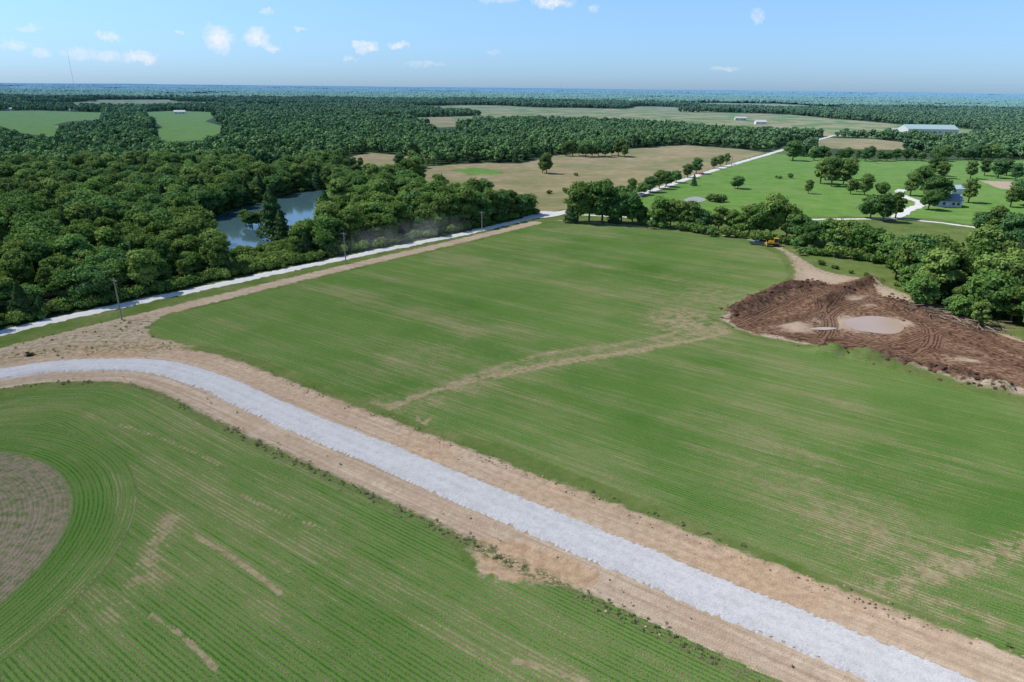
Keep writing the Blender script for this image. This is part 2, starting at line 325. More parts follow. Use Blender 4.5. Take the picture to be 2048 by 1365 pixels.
# ------------------------------------------------------------------ generic mesh tools
def add_obj(name,me,parent=None,loc=(0,0,0),rot=0):
    ob=bpy.data.objects.new(name,me); S.collection.objects.link(ob); ob.location=loc; ob.rotation_euler=(0,0,rot)
    if parent: ob.parent=parent
    return ob
def simple(nm,col,rough=.7,spec=.3,var=.25,scale=.5,metal=0):
    m,b=newmat(nm); P=pos(b); n=b.noise(P,scale,4,.6)
    c2=tuple(c*(1-var) for c in col); b.out(b.prin(b.mix(n,col,c2),rough,spec,None,metal)); return m
def ribbon(name,pts,prof,mat,step=1.0,jit=.15,z0=0.0):
    P=np.array(pts); seg=np.hypot(*(P[1:]-P[:-1]).T); L=np.concatenate([[0],np.cumsum(seg)])
    n=max(4,int(L[-1]/step)); t=np.linspace(0,L[-1],n); x=np.interp(t,L,P[:,0]); y=np.interp(t,L,P[:,1])
    dx=np.gradient(x); dy=np.gradient(y); l=np.hypot(dx,dy); nx,ny=-dy/l,dx/l
    V=[];Fc=[];k=len(prof); ac=[]
    wob=vnoise(x,y,6,31)-.5
    for i in range(n):
        for j,(u,z) in enumerate(prof):
            uu=u+((random.gauss(0,jit)+wob[i]*jit*3) if j in(0,k-1) else 0)
            X,Y=x[i]+nx[i]*uu,y[i]+ny[i]*uu; zz=float(hgt(np.array(X),np.array(Y)))
            V.append((X,Y,zz+z+z0)); ac.append(u)
    for i in range(n-1):
        for j in range(k-1): Fc.append((i*k+j,(i+1)*k+j,(i+1)*k+j+1,i*k+j+1))
    me=bpy.data.meshes.new(name); me.from_pydata(V,[],Fc); at=me.attributes.new('ac','FLOAT','POINT'); at.data.foreach_set('value',ac)
    me.update()
    if me.polygons[0].normal.z<0: me.flip_normals()
    me.materials.append(mat); return add_obj(name,me)
def road_mat(nm,c1,c2,c3,tr,vs=7.0):
    m,b=newmat(nm); P=pos(b); nf=b.noise(P,9,3,.75); nm_=b.noise(P,.25,4,.6); nl=b.noise(P,1.1,3,.6); v=b.n('ShaderNodeTexVoronoi'); b.put(v.inputs['Vector'],P); v.inputs['Scale'].default_value=vs
    vc=b.n('ShaderNodeSeparateColor'); b.put(vc.inputs[0],v.outputs['Color'])
    col=b.mix(b.mr(nf,.3,.7),c1,c2); col=b.mix(b.mr(vc.outputs[0],.55,1,0,.5),col,c3); col=b.mix(b.mr(nm_,.42,.65,0,.3),col,c3); col=b.mix(b.mr(nl,.45,.7,0,.4),col,c3)
    ac=b.m('ABSOLUTE',b.m('SUBTRACT',b.m('ABSOLUTE',b.attr('ac')),.95)); col=b.mix(b.mr(ac,.25,.7,tr,0),col,tuple(min(1,c*1.18) for c in c1))
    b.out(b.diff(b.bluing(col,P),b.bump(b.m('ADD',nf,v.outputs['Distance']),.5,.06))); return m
gm=road_mat('crushed_stone',(.46,.455,.455),(.57,.565,.57),(.34,.335,.335),.3,5.0)
wm=road_mat('white_limestone_gravel',(.60,.59,.56),(.70,.69,.66),(.48,.46,.42),.4)
ribbon('gravel_road',ROAD,[(-3.3,-.03),(-2.75,.14),(-1,.22),(1,.22),(2.75,.14),(3.3,-.03)],gm,.35,.2)
ribbon('limestone_road',smooth(WHg,False,3),[(-2.3,.03),(0,.12),(2.3,.03)],wm,1.0,.3)
ribbon('limestone_road',NRg,[(-2.6,.06),(0,.16),(2.6,.06)],wm,2,.3,z0=.03)
ribbon('farm_lane',FARM,[(-1.4,.05),(0,.1),(1.4,.05)],wm,1.5,.2)
ribbon('driveway',smooth(DRIVE),[(-2.6,.08),(0,.13),(2.6,.08)],wm,1.5,.4,z0=.04)
ribbon('driveway',DRIVE2,[(-3.4,.09),(0,.14),(3.4,.09)],wm,1.5,.4,z0=.09)
def sheet(name,poly,z,mat):
    me=bpy.data.meshes.new(name); me.from_pydata([(x,y,z) for x,y in poly],[],[list(range(len(poly)))]); me.update()
    if me.polygons[0].normal.z<0: me.flip_normals()
    me.materials.append(mat); return add_obj(name,me)
sheet('gravel_intersection',smooth(GP([(1045,436),(1062,424),(1100,424),(1130,427),(1115,433),(1075,438)]),True,3),.17,wm)
def water_mat(nm,col,rough):
    m,b=newmat(nm); P=pos(b); b.out(b.prin(b.mix(b.noise(P,.12,3),col,tuple(c*.8 for c in col)),rough,.5,b.bump(b.noise(P,1.5,3),.03,.05))); return m
sheet('pond',POND,.03,water_mat('pond_water',(.06,.12,.14),.08))
sheet('pond',SMALLPOND,.12,water_mat('pond_water_pale',(.35,.34,.26),.3))
mw=water_mat('muddy_water',(.46,.335,.25),.22)
sheet('muddy_puddle',PUDDLE,.05,mw); sheet('muddy_puddle',PUDDLE2,.06,water_mat('muddy_water_pale',(.46,.38,.31),.25))

# ------------------------------------------------------------------ trees
def leafmat(nm,c1,c2,c3,trans=True):
    m,b=newmat(nm); oi=b.n('ShaderNodeObjectInfo').outputs['Random']; t=b.attr('tone'); P=pos(b)
    col=b.mix(t,c1,c2); col=b.mix(b.mr(oi,.0,1,0,.8),col,c3); col=b.mix(b.mr(b.m('FRACT',b.m('MULTIPLY',oi,7.3)),.55,1,0,.55),col,tuple(c*.5 for c in c1))
    col=b.mix(b.mr(b.m('FRACT',b.m('MULTIPLY',oi,13.7)),.7,1,0,.6),col,tuple(c*1.25 for c in c2))
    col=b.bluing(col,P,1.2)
    d=b.n('ShaderNodeBsdfDiffuse'); b.put(d.inputs[0],col)
    if not trans: b.out(d.outputs[0]); return m
    tr=b.n('ShaderNodeBsdfTranslucent'); b.put(tr.inputs[0],b.mix(.4,col,(.17,.26,.04)))
    mx=b.n('ShaderNodeMixShader'); mx.inputs[0].default_value=.3; b.nt.links.new(d.outputs[0],mx.inputs[1]); b.nt.links.new(tr.outputs[0],mx.inputs[2]); b.out(mx.outputs[0]); return m
LM=leafmat('leaves_green',(.085,.175,.038),(.21,.35,.085),(.10,.22,.085))
LM2=leafmat('leaves_olive',(.09,.175,.038),(.25,.355,.095),(.18,.27,.07))
LMF=leafmat('far_leaves_green',(.08,.165,.042),(.20,.33,.09),(.12,.22,.08),False)
LC=leafmat('cedar_needles',(.04,.09,.034),(.10,.175,.065),(.065,.13,.055))
WM=leafmat('weed_leaves',(.12,.17,.055),(.25,.29,.13),(.23,.23,.12),False)
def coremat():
    m,b=newmat('foliage_light_block'); P=pos(b); b.out(b.diff(b.bluing(b.mix(b.noise(P,1.0,2),(.06,.12,.03),(.035,.07,.02)),P))); return m  # dark solid cores added inside the crowns to block light
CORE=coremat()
BARK=simple('tree_bark',(.18,.145,.11),.95,.1,.4,3)
bm=bmesh.new(); bmesh.ops.create_icosphere(bm,subdivisions=2,radius=1); bm.verts.ensure_lookup_table()
ICOV=np.array([v.co[:] for v in bm.verts]); ICOF=[[v.index for v in f.verts] for f in bm.faces]; bm.free()
class MB:
    def __init__(s): s.V=[];s.F=[];s.M=[];s.T=[];s.n=0
    def add(s,v,f,m,t):
        s.V.append(np.asarray(v,float)); s.F+= [[i+s.n for i in q] for q in f]; s.M+=[m]*len(f); s.T.append(np.full(len(v),t) if np.isscalar(t) else t); s.n+=len(v)
    def cone(s,a,b,r0,r1,m,n=6):
        a=Vector(a);b=Vector(b); q=(b-a).to_track_quat('Z','Y'); v=[]
        for r,p in((r0,a),(r1,b)):
            for k in range(n): v.append(tuple(p+q@Vector((r*math.cos(k*2*math.pi/n),r*math.sin(k*2*math.pi/n),0))))
        f=[(k,(k+1)%n,n+(k+1)%n,n+k) for k in range(n)]+[tuple(range(n,2*n)),tuple(range(n-1,-1,-1))]; s.add(v,f,m,.5)
    def box(s,c,d,m=0,taper=(1,1),rz=0):
        x,y,z=d[0]/2,d[1]/2,d[2]/2; v=[]
        for sz in(-1,1):
            tx,ty=taper if sz>0 else(1,1)
            for sx,sy in((-1,-1),(1,-1),(1,1),(-1,1)):
                X,Y=sx*x*tx,sy*y*ty; v.append((c[0]+X*math.cos(rz)-Y*math.sin(rz),c[1]+X*math.sin(rz)+Y*math.cos(rz),c[2]+sz*z))
        s.add(v,[(3,2,1,0),(4,5,6,7),(0,1,5,4),(1,2,6,5),(2,3,7,6),(3,0,4,7)],m,.5)
    def leaves(s,rng,C,Nn,size,tone,m):
        k=len(C); a=rng.normal(size=(k,3)); u=np.cross(Nn,a); u/=np.linalg.norm(u,axis=1,keepdims=True)+1e-9; w=np.cross(Nn,u)
        sz=size*rng.uniform(.6,1.3,(k,1)); u*=sz; w*=sz*.7
        v=np.stack([C-u,C-w,C+u,C+w],1).reshape(-1,3); f=[[4*i,4*i+1,4*i+2,4*i+3] for i in range(k)]
        s.add(v,f,m,np.repeat(tone,4))
    def mesh(s,name,mats,smooth=False):
        me=bpy.data.meshes.new(name); me.from_pydata(np.concatenate(s.V).tolist(),[],s.F); me.polygons.foreach_set('material_index',s.M)
        at=me.attributes.new('tone','FLOAT','POINT'); at.data.foreach_set('value',np.concatenate(s.T).astype(np.float32))
        for q in mats: me.materials.append(q)
        me.update(); return me
def tree_mesh(name,seed,H=12,R=4.6,nl=14,per=240,ls=.42,con=False,mat=None):
    rng=np.random.default_rng(seed); B=MB(); mats=[mat or LM,CORE,BARK]
    if con:
        B.cone((0,0,0),(0,0,H*.95),.25,.04,2)
        n=nl*per; t=rng.uniform(0,1,n)**1.3; th=rng.uniform(0,6.283,n); lob=1+.25*np.sin(th*3+t*9+seed)+.18*np.sin(t*42+th)
        rr=R*(1-t)**.8*lob*rng.uniform(.75,1.05,n)+.1; C=np.stack([rr*np.cos(th),rr*np.sin(th),H*(.06+.94*t)],1)
        N=np.stack([np.cos(th),np.sin(th),np.full(n,.7)],1)+rng.normal(size=(n,3))*.45; N/=np.linalg.norm(N,axis=1,keepdims=True)
        B.leaves(rng,C,N,ls,rng.uniform(0,1,n),0)
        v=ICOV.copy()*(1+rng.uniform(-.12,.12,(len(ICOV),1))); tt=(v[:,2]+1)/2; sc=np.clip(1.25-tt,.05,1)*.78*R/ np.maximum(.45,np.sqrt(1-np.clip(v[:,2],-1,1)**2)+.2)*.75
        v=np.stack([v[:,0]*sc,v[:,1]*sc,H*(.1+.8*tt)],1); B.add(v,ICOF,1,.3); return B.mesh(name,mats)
    B.cone((0,0,-.3),(0,0,H*.35),.32,.24,2,7); B.cone((0,0,H*.35),(rng.normal()*.3,rng.normal()*.3,H*.75),.24,.08,2,6)
    for i in range(nl):
        t=(i+.5)/nl; z=H*(.24+.62*t); prof=math.sin(math.pi*min(.97,(.2+.70*t)))**.7
        th=i*2.4+rng.uniform(-.5,.5); rad=R*.68*prof*(rng.uniform(.4,1.05) if i<nl-1 else .1)
        c=np.array([rad*math.cos(th),rad*math.sin(th),z+rng.normal()*.45]); lr=R*rng.uniform(.24,.46)
        B.cone((0,0,max(H*.2,z-2.2)),tuple(c),.12,.04,2,5)
        d=rng.normal(size=(per,3)); d[:,2]=np.where(d[:,2]<-.3,-d[:,2]*.6,d[:,2]); d/=np.linalg.norm(d,axis=1,keepdims=True)
        bump=1+.22*np.sin(d[:,0]*7+i)*np.sin(d[:,1]*6+2*i)+.1*np.sin(d[:,2]*11+i)
        C=c+d*lr*bump[:,None]*rng.uniform(.78,1.2,(per,1))*np.array([1,1,.85])
        N=d+rng.normal(size=(per,3))*.5; N/=np.linalg.norm(N,axis=1,keepdims=True)
        B.leaves(rng,C,N,ls,np.clip(rng.uniform(0,.45)+rng.uniform(0,.6,per),0,1),0)
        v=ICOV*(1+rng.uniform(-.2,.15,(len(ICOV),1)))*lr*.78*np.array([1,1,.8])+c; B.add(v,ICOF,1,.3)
    return B.mesh(name,mats)
def bush_mesh(name,seed,mat,H=2.4,R=1.8,n=420,ls=.22,core=True):
    rng=np.random.default_rng(seed); B=MB()
    for k in range(5): B.cone((0,0,-.1),(rng.normal()*.5*R/1.8,rng.normal()*.5*R/1.8,H*.6),.05*H/2.4,.02,2,4)
    for i in range(4):
        c=np.array([rng.normal()*R*.35,rng.normal()*R*.35,H*.45+rng.normal()*.15*H/2.4]); lr=R*rng.uniform(.4,.6)
        d=rng.normal(size=(n//4,3)); d[:,2]=abs(d[:,2])-.3; d/=np.linalg.norm(d,axis=1,keepdims=True)
        C=c+d*lr*rng.uniform(.5,1.15,(n//4,1)); N=d+rng.normal(size=d.shape)*.5; N/=np.linalg.norm(N,axis=1,keepdims=True)
        B.leaves(rng,C,N,ls,rng.uniform(0,1,len(C)),0)
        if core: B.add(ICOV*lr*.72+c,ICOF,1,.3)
    return B.mesh(name,[mat,CORE,BARK])
HI=[tree_mesh('broadleaf_tree_mesh',10+i,H=[12,13,11,12.5,12,13.5][i],R=[4.6,4.2,5.0,3.7,5.3,4.4][i],nl=[17,19,16,15,20,18][i],per=230,ls=.38,mat=[LM,LM2,LM,LM2,LM,LM2][i]) for i in range(6)]
HIC=[tree_mesh('cedar_tree_mesh',30+i,H=11,R=[2.4,2.9][i],nl=12,per=200,ls=.33,con=True,mat=LC) for i in range(2)]
MID=[tree_mesh('canopy_tree_mesh',50+i,H=12,R=[4.8,4.3,5.2][i],nl=9,per=75,ls=.8,mat=LMF) for i in range(3)]
MIDC=[tree_mesh('canopy_cedar_mesh',60,H=11,R=2.8,nl=8,per=60,ls=.6,con=True,mat=LC)]
BUSH=[bush_mesh('shrub_mesh',70+i,[LM,LM2,LM2][i]) for i in range(3)]
WEED=[bush_mesh('weed_mesh',80+i,WM,H=.5,R=.7,n=90,ls=.10,core=False) for i in range(2)]
def cluster_mesh(seed):
    rng=np.random.default_rng(seed); B=MB()
    for k in range(34):
        x,y=rng.uniform(-30,30,2); r=rng.uniform(3.5,6.5); h=rng.uniform(8,13)
        v=ICOV*(1+rng.uniform(-.22,.2,(len(ICOV),1)))*np.array([r,r,r*.85])+np.array([x,y,h-r*.6]); B.add(v,ICOF,0,rng.uniform(0,1))
    return B.mesh('distant_canopy_mesh',[LMF])
CL=[cluster_mesh(90+i) for i in range(3)]
def mkcoll(name,meshes):
    c=bpy.data.collections.new(name)
    for k,me in enumerate(meshes):
        o=bpy.data.objects.new('%s_%02d'%(name,k),me); c.objects.link(o)
    return c
def scatter(name,pts,sc,idx,coll,tilt=0.0):
    n=len(pts); me=bpy.data.meshes.new(name); me.vertices.add(n); me.vertices.foreach_set('co',np.asarray(pts,np.float32).ravel())
    a=me.attributes.new('sc','FLOAT_VECTOR','POINT'); a.data.foreach_set('vector',np.asarray(sc,np.float32).ravel())
    rt=np.zeros((n,3),np.float32); rt[:,2]=RNG.uniform(0,6.28,n)
    if tilt: rt[:,0]=RNG.normal(0,tilt,n); rt[:,1]=RNG.normal(0,tilt,n)
    a=me.attributes.new('rt','FLOAT_VECTOR','POINT'); a.data.foreach_set('vector',rt.ravel())
    a=me.attributes.new('ix','INT','POINT'); a.data.foreach_set('value',np.asarray(idx,np.int32)); me.update()
    ob=add_obj(name,me); g=bpy.data.node_groups.new(name,'GeometryNodeTree')
    g.interface.new_socket('Geometry',in_out='INPUT',socket_type='NodeSocketGeometry'); g.interface.new_socket('Geometry',in_out='OUTPUT',socket_type='NodeSocketGeometry')
    N=g.nodes; gi=N.new('NodeGroupInput'); go=N.new('NodeGroupOutput'); ip=N.new('GeometryNodeInstanceOnPoints'); ci=N.new('GeometryNodeCollectionInfo')
    ci.inputs['Collection'].default_value=coll; ci.inputs['Separate Children'].default_value=True; ci.inputs['Reset Children'].default_value=True
    def na(nm,t): q=N.new('GeometryNodeInputNamedAttribute'); q.data_type=t; q.inputs['Name'].default_value=nm; return q.outputs['Attribute']
    L=g.links.new; L(gi.outputs[0],ip.inputs['Points']); L(ci.outputs[0],ip.inputs['Instance']); ip.inputs['Pick Instance'].default_value=True
    L(na('ix','INT'),ip.inputs['Instance Index']); L(na('rt','FLOAT_VECTOR'),ip.inputs['Rotation']); L(na('sc','FLOAT_VECTOR'),ip.inputs['Scale']); L(ip.outputs[0],go.inputs[0])
    md=ob.modifiers.new('scatter','NODES'); md.node_group=g; return ob
def ring_points(r0,r1,s0,s1,half):
    out=[]; r=r0
    while r<r1:
        s=s0+(s1-s0)*(r-r0)/(r1-r0); n=int(2*half*r/s)+1
        th=-half+(np.arange(n)+RNG.uniform(0,1,n))*s/r; rr=r+RNG.uniform(-.5,.5,n)*s
        out.append(np.stack([rr*np.sin(th),rr*np.cos(th)],1)); r+=s*.9
    return np.concatenate(out)
def forest_ok(p,marg=2.0):
    x,y=p[:,0],p[:,1]; ok=sd(x,y,OPEN)>marg+1
    for q,h in CLEAR[1:]:
        k=CAMH/(CAMH-h); ok&=sd(x,y,q)>marg; ok&=sd(x*k,y*k,q)>-1
    ok&=clearing(x,y)<0
    ok&=linesd(x,y,NRg)>7
    return ok
half=math.radians(50)
p=ring_points(95,520,5.6,7.0,half); p=p[forest_ok(p,2.0)]
p2=ring_points(200,420,6.5,7,half); p2=p2[(sd(p2[:,0],p2[:,1],RFOR)<0)]; p=np.concatenate([p,p2])
n=len(p); s=RNG.uniform(.5,1.2,n)*(0.78+.42*vnoise(p[:,0],p[:,1],60,12)); ed=linesd(p[:,0],p[:,1],WHg); s*=np.where(ed<14,.8,1)
ci=(RNG.uniform(0,1,n)<.12+.25*(vnoise(p[:,0],p[:,1],50,13)>.6)); ix=np.where(ci,RNG.integers(6,8,n),RNG.integers(0,6,n))
scatter('forest',np.c_[p,hgt(p[:,0],p[:,1])],np.c_[s*RNG.uniform(.9,1.25,n),s*RNG.uniform(.9,1.25,n),s],ix,mkcoll('forest_tree',HI+HIC),.05)
n1=n
p=ring_points(520,2900,7.6,13,half*.95); p=p[forest_ok(p,3.0)]; n=len(p); s=RNG.uniform(.55,1.15,n)*(.78+.38*vnoise(p[:,0],p[:,1],90,12))*(1+.25*sstep(1000,2900,np.hypot(p[:,0],p[:,1])))
ix=np.where(RNG.uniform(0,1,n)<.08,3,RNG.integers(0,3,n))
scatter('forest',np.c_[p,hgt(p[:,0],p[:,1])],np.c_[s*1.1,s*1.1,s],ix,mkcoll('woodland_tree',MID+MIDC))
n2=n
p=ring_points(2900,14000,55,120,half*.9); ok=clearing(p[:,0],p[:,1])<0; p=p[ok]; n=len(p); rr=np.hypot(p[:,0],p[:,1]); s=1.0+rr/9000
scatter('distant_forest',np.c_[p,hgt(p[:,0],p[:,1])],np.c_[s,s,RNG.uniform(.8,1.3,n)],RNG.integers(0,3,n),mkcoll('distant_canopy',CL))
print('trees',n1,n2,n)
P_=np.array(smooth(WHg,False,3)); pts=[]
for i in range(1100):
    k=random.random()*(len(P_)-1); j=int(k); q=P_[j]+(P_[j+1]-P_[j])*(k-j); d=(P_[j+1]-P_[j]); d/=np.linalg.norm(d); nn=np.array([-d[1],d[0]])
    if nn[1]<0: nn=-nn
    pts.append(q+nn*random.uniform(4.5,9))
pts=np.array(pts); n=len(pts); s=RNG.uniform(.5,1.6,n); scatter('roadside_shrubs',np.c_[pts,np.zeros(n)],np.c_[s,s,s],RNG.integers(0,3,n),mkcoll('shrub',BUSH))
# shrubs and reeds along the pond bank, inside the tree-free sight gap
p=ring_points(180,420,3.0,3.5,half); x,y=p[:,0],p[:,1]; sp=sd(x,y,POND); k=(sp>.8)&(sp<30)&(sd(x,y,OPEN)>3)&(RNG.uniform(0,1,len(x))<.75); p=p[k]; n=len(p); s=RNG.uniform(.5,1.5,n)
scatter('pond_bank_shrubs',np.c_[p,np.zeros(n)],np.c_[s*1.2,s*1.2,s],RNG.integers(0,3,n),mkcoll('bank_shrub',BUSH))
p=ring_points(45,330,.55,1.6,math.radians(46)); x,y=p[:,0],p[:,1]; d,a_,sg=pdist(x,y,ROAD,False,True); rc=d*sg
w=np.exp(-((rc+9.2)/.9)**2)*.75+np.exp(-((rc-10.5)/.35)**2)*.2+np.exp(-((sd(x,y,TAN)+1)/2.0)**2)*.18+.10*(sd(x,y,WEDGE)<0)
w*=(vnoise(x,y,7,21)*.5+vnoise(x,y,2.0,22)*.5>.45); k=RNG.uniform(0,1,len(x))<w; k&=(sd(x,y,PUDDLE)>1); p=p[k]; n=len(p); s=RNG.uniform(.2,.6,n)*(1+.5*(vnoise(p[:,0],p[:,1],12,23)>.7))
scatter('roadside_weeds',np.c_[p,np.zeros(n)],np.c_[s,s,s],RNG.integers(0,2,n),mkcoll('weed',WEED))
def tree_at(px,py,hp,kind='d'):
    x,y=G(px,py); h=hgt_of(px,py,hp)
    if kind=='c': me=random.choice(HIC); nm='cedar_tree'; b=11
    elif kind=='b': me=random.choice(BUSH); nm='shrub'; b=2.4
    else: me=random.choice(HI); nm='broadleaf_tree'; b=12
    o=add_obj(nm,me,None,(x,y,float(hgt(np.array(x),np.array(y)))-.1),random.uniform(0,6.28)); s=h/b; w=s*random.uniform(.9,1.15)
    if hp<60 and kind=='d': w*=1.12
    o.scale=(w,w,s)
for t in [(1585,322,36),(1475,378,25),(1616,388,24),(1387,372,22,'c'),(1640,368,44),(1662,373,50),(1686,370,46),(1700,360,36),(1650,360,40),(1700,389,26),(1728,391,38),(1762,393,26),(1712,384,18),
 (1740,438,44),(1765,444,50),(1790,438,46),(1868,412,58),(1856,420,40),(1820,392,38),(1842,380,42),(1866,352,36),(1881,357,28),(1940,358,28),(1968,352,26),(1995,357,30),(2012,352,26),(2030,362,28),(1936,406,40),(2020,415,34),(2052,414,50),(1430,405,19,'b'),(1443,404,17,'b'),(1418,403,14,'b'),(1580,357,10,'b'),(1560,358,8,'b'),
 (1093,348,38),(1085,347,30),(800,337,30),(1130,386,12,'b'),(1100,388,9,'b'),(1150,352,8,'b'),
 (1240,398,30),(1262,393,33),(1282,390,28),(1300,385,32),(1318,378,36),(1333,374,30),(1352,366,28),(1375,356,26),(1392,348,30),(1428,338,22),(1440,334,20),(1453,329,20),(1170,408,40),(1195,404,38),(1213,400,30),(1150,410,30,'c'),
 (1142,446,62,'c'),(1155,445,80),(1178,445,78),(1204,447,85),(1228,448,60,'c'),(1242,448,74),(1264,450,62),(1280,450,40),(1315,455,60),(1340,456,52),(1362,458,50),(1380,460,55),(1402,462,48),(1436,464,48),(1462,466,42),(1480,470,45),(1497,472,58),(1520,474,66),(1540,475,82),(1572,480,66),(1592,484,62),(1624,494,50),(1648,497,64),(1672,500,55),(1695,505,58),(1716,510,60),(1745,518,56),(1766,524,52),(1785,530,55),(1680,502,42),(1600,470,36),(1640,480,36),(1500,456,30),
 (1790,560,60),(1830,545,66),(1960,470,40),(1985,480,52),(2020,500,70),(1940,520,40),(550,478,100,'c'),(565,482,60,'c'),(655,476,90,'c'),(674,470,70,'c'),(492,452,30),(505,455,34),(518,452,26),(420,500,60),(405,480,60),
 (880,462,72),(905,458,70),(930,454,76),(955,450,68),(978,446,64),(1000,441,60),(1020,438,56),(1040,434,52),(1054,430,44),(915,440,60),(945,436,55),(975,428,52),(1005,424,44),(1030,420,36),(890,445,62),(860,455,66),(850,470,62)]: tree_at(*t)
for x in range(1132,1250,13): tree_at(x,313+random.uniform(-2,2),random.uniform(22,32))
for x in range(1625,2010,17): tree_at(x+random.uniform(-5,5),322+random.uniform(-2,1),random.uniform(16,26))
for x in range(1290,1800,18): tree_at(x,452+(x-1290)*.13+(14 if x>1600 else 0),random.uniform(10,26),'b')
for x in range(1640,1800,30): tree_at(x,575-(1800-x)*.28,random.uniform(7,13),'b')

# ------------------------------------------------------------------ utility poles and wires
WOOD=simple('weathered_wood',(.34,.31,.27),.9,.1,.4,2); WIRE=simple('wire_metal',(.12,.12,.12),.5,.4,.1); 
poles=[]
def pole(px,py,hp):
    x,y=G(px,py); h=min(12.5,max(9.0,hgt_of(px,py,hp))); B=MB(); B.cone((0,0,-.2),(0,0,h),.2,.13,0,10)
    rz=math.atan2(e[1],e[0])+math.pi/2; B.box((0,0,h-.6),(2.4,.12,.12),0,rz=rz)
    for k in(-1.05,0,1.05): B.cone((k*math.cos(rz),k*math.sin(rz),h-.54),(k*math.cos(rz),k*math.sin(rz),h-.36),.06,.04,1,6)
    B.cone((.28,0,h-2.2),(.28,0,h-1.4),.2,.2,1,10)
    add_obj('utility_pole',B.mesh('utility_pole',[WOOD,WIRE]),None,(x,y,0)); poles.append((x,y,h,rz))
pole(-420,790,95); pole(244,640,76); pole(692,527,62); pole(964,468,40); pole(1163,428,40); pole(1330,378,30); pole(1462,338,22)
B=MB()
for A_,C_ in zip(poles[:-1],poles[1:]):
    for k in(-1.05,0,1.05):
        pa=Vector((A_[0]+k*math.cos(A_[3]),A_[1]+k*math.sin(A_[3]),A_[2]-.34)); pb=Vector((C_[0]+k*math.cos(C_[3]),C_[1]+k*math.sin(C_[3]),C_[2]-.34)); pr=pa
        for i in range(1,11):
            t=i/10; q=pa.lerp(pb,t); q.z-=4*t*(1-t)*1.6; B.cone(pr,q,.014,.014,0,3); pr=q
add_obj('power_line',B.mesh('power_line',[WIRE]))

# ------------------------------------------------------------------ buildings
GLASS=simple('window_glass',(.03,.04,.05),.15,.5,.1); WHITE=simple('white_paint',(.75,.75,.73),.6,.3,.1)
def building(name,px,py,w,d,h,yaw,wc,rc,roofh=None,nwin=4,doorw=1.0):
    x,y=G(px,py); z=float(hgt(np.array(x),np.array(y))); E=bpy.data.objects.new(name,None); S.collection.objects.link(E); E.location=(x,y,z); E.rotation_euler=(0,0,yaw)
    wm_=simple(name+'_wall',wc,.7,.3,.12,.8); rm=simple(name+'_roof',rc,.5,.4,.15,.6); roofh=roofh or d*.22
    B=MB(); B.add([(-w/2,-d/2,-.5),(w/2,-d/2,-.5),(w/2,d/2,-.5),(-w/2,d/2,-.5),(-w/2,-d/2,h),(w/2,-d/2,h),(w/2,d/2,h),(-w/2,d/2,h),(-w/2,0,h+roofh),(w/2,0,h+roofh)],
      [(0,1,5,4),(1,2,6,9,5),(2,3,7,6),(3,0,4,8,7)],0,.5); add_obj('walls',B.mesh('walls',[wm_]),E)
    B=MB(); o=.5; k=roofh/(d/2); t=.15
    for sy in(-1,1):
        v=[(-w/2-o,0,h+roofh+.05),(w/2+o,0,h+roofh+.05),(w/2+o,sy*(d/2+o),h-o*k+.05),(-w/2-o,sy*(d/2+o),h-o*k+.05)]; v+=[(a,b_,c+t) for a,b_,c in v]
        B.add(v,[(0,1,2,3),(7,6,5,4),(0,4,5,1),(1,5,6,2),(2,6,7,3),(3,7,4,0)],0,.5)
    add_obj('roof',B.mesh('roof',[rm]),E)
    B=MB()
    for sy in(-1,1):
        for i in range(nwin): B.box((-w/2+(i+.5)*w/nwin+(doorw if i==nwin//2 else 0),sy*(d/2+.03),h*.55),(min(1.2,w/nwin*.4),.08,min(1.3,h*.4)),0)
    add_obj('windows',B.mesh('windows',[GLASS]),E)
    B=MB(); B.box((0,-d/2-.04,min(h*.4,1.05 if doorw<2 else h*.38)),(doorw,.1,2.1 if doorw<2 else h*.76),0); add_obj('door',B.mesh('door',[WHITE]),E)
building('metal_barn',1853,270,64,34,8,-.10,(.55,.60,.60),(.34,.47,.47),5,10,5)
building('metal_barn',1790,266,16,12,4,.2,(.6,.6,.6),(.5,.5,.5),2,3,3)
building('farm_shed',1257,293,15,9,4.5,.05,(.8,.8,.8),(.78,.78,.8),2,3,3)
building('farm_house',1888,412,13,9,3.2,-.25,(.6,.62,.62),(.23,.30,.36),2.8,4,1)
building('farm_shed',1906,387,9,7,3,.2,(.7,.72,.74),(.45,.55,.62),1.5,2,2.4)
building('farm_house',1213,278,16,10,3.5,.1,(.55,.52,.48),(.3,.26,.24),3,4,1)
for (px,py,w,c) in [(18,221,22,.7),(75,219,18,.6),(160,222,34,.7),(200,221,20,.65),(360,228,20,.7),(838,225,18,.75),(545,266,14,.6),(1130,243,18,.6),(1480,243,20,.6),(1735,232,30,.6),(1520,250,18,.7),(655,268,14,.6),(60,212,24,.7)]:
    building('farm_building',px,py,w,w*.5,4,random.uniform(-.4,.4),(c,c,c),(c*.8,c*.82,c*.85),2.4,3,2)
MASTM=simple('mast_steel',(.35,.40,.46),.5,.3,.1)
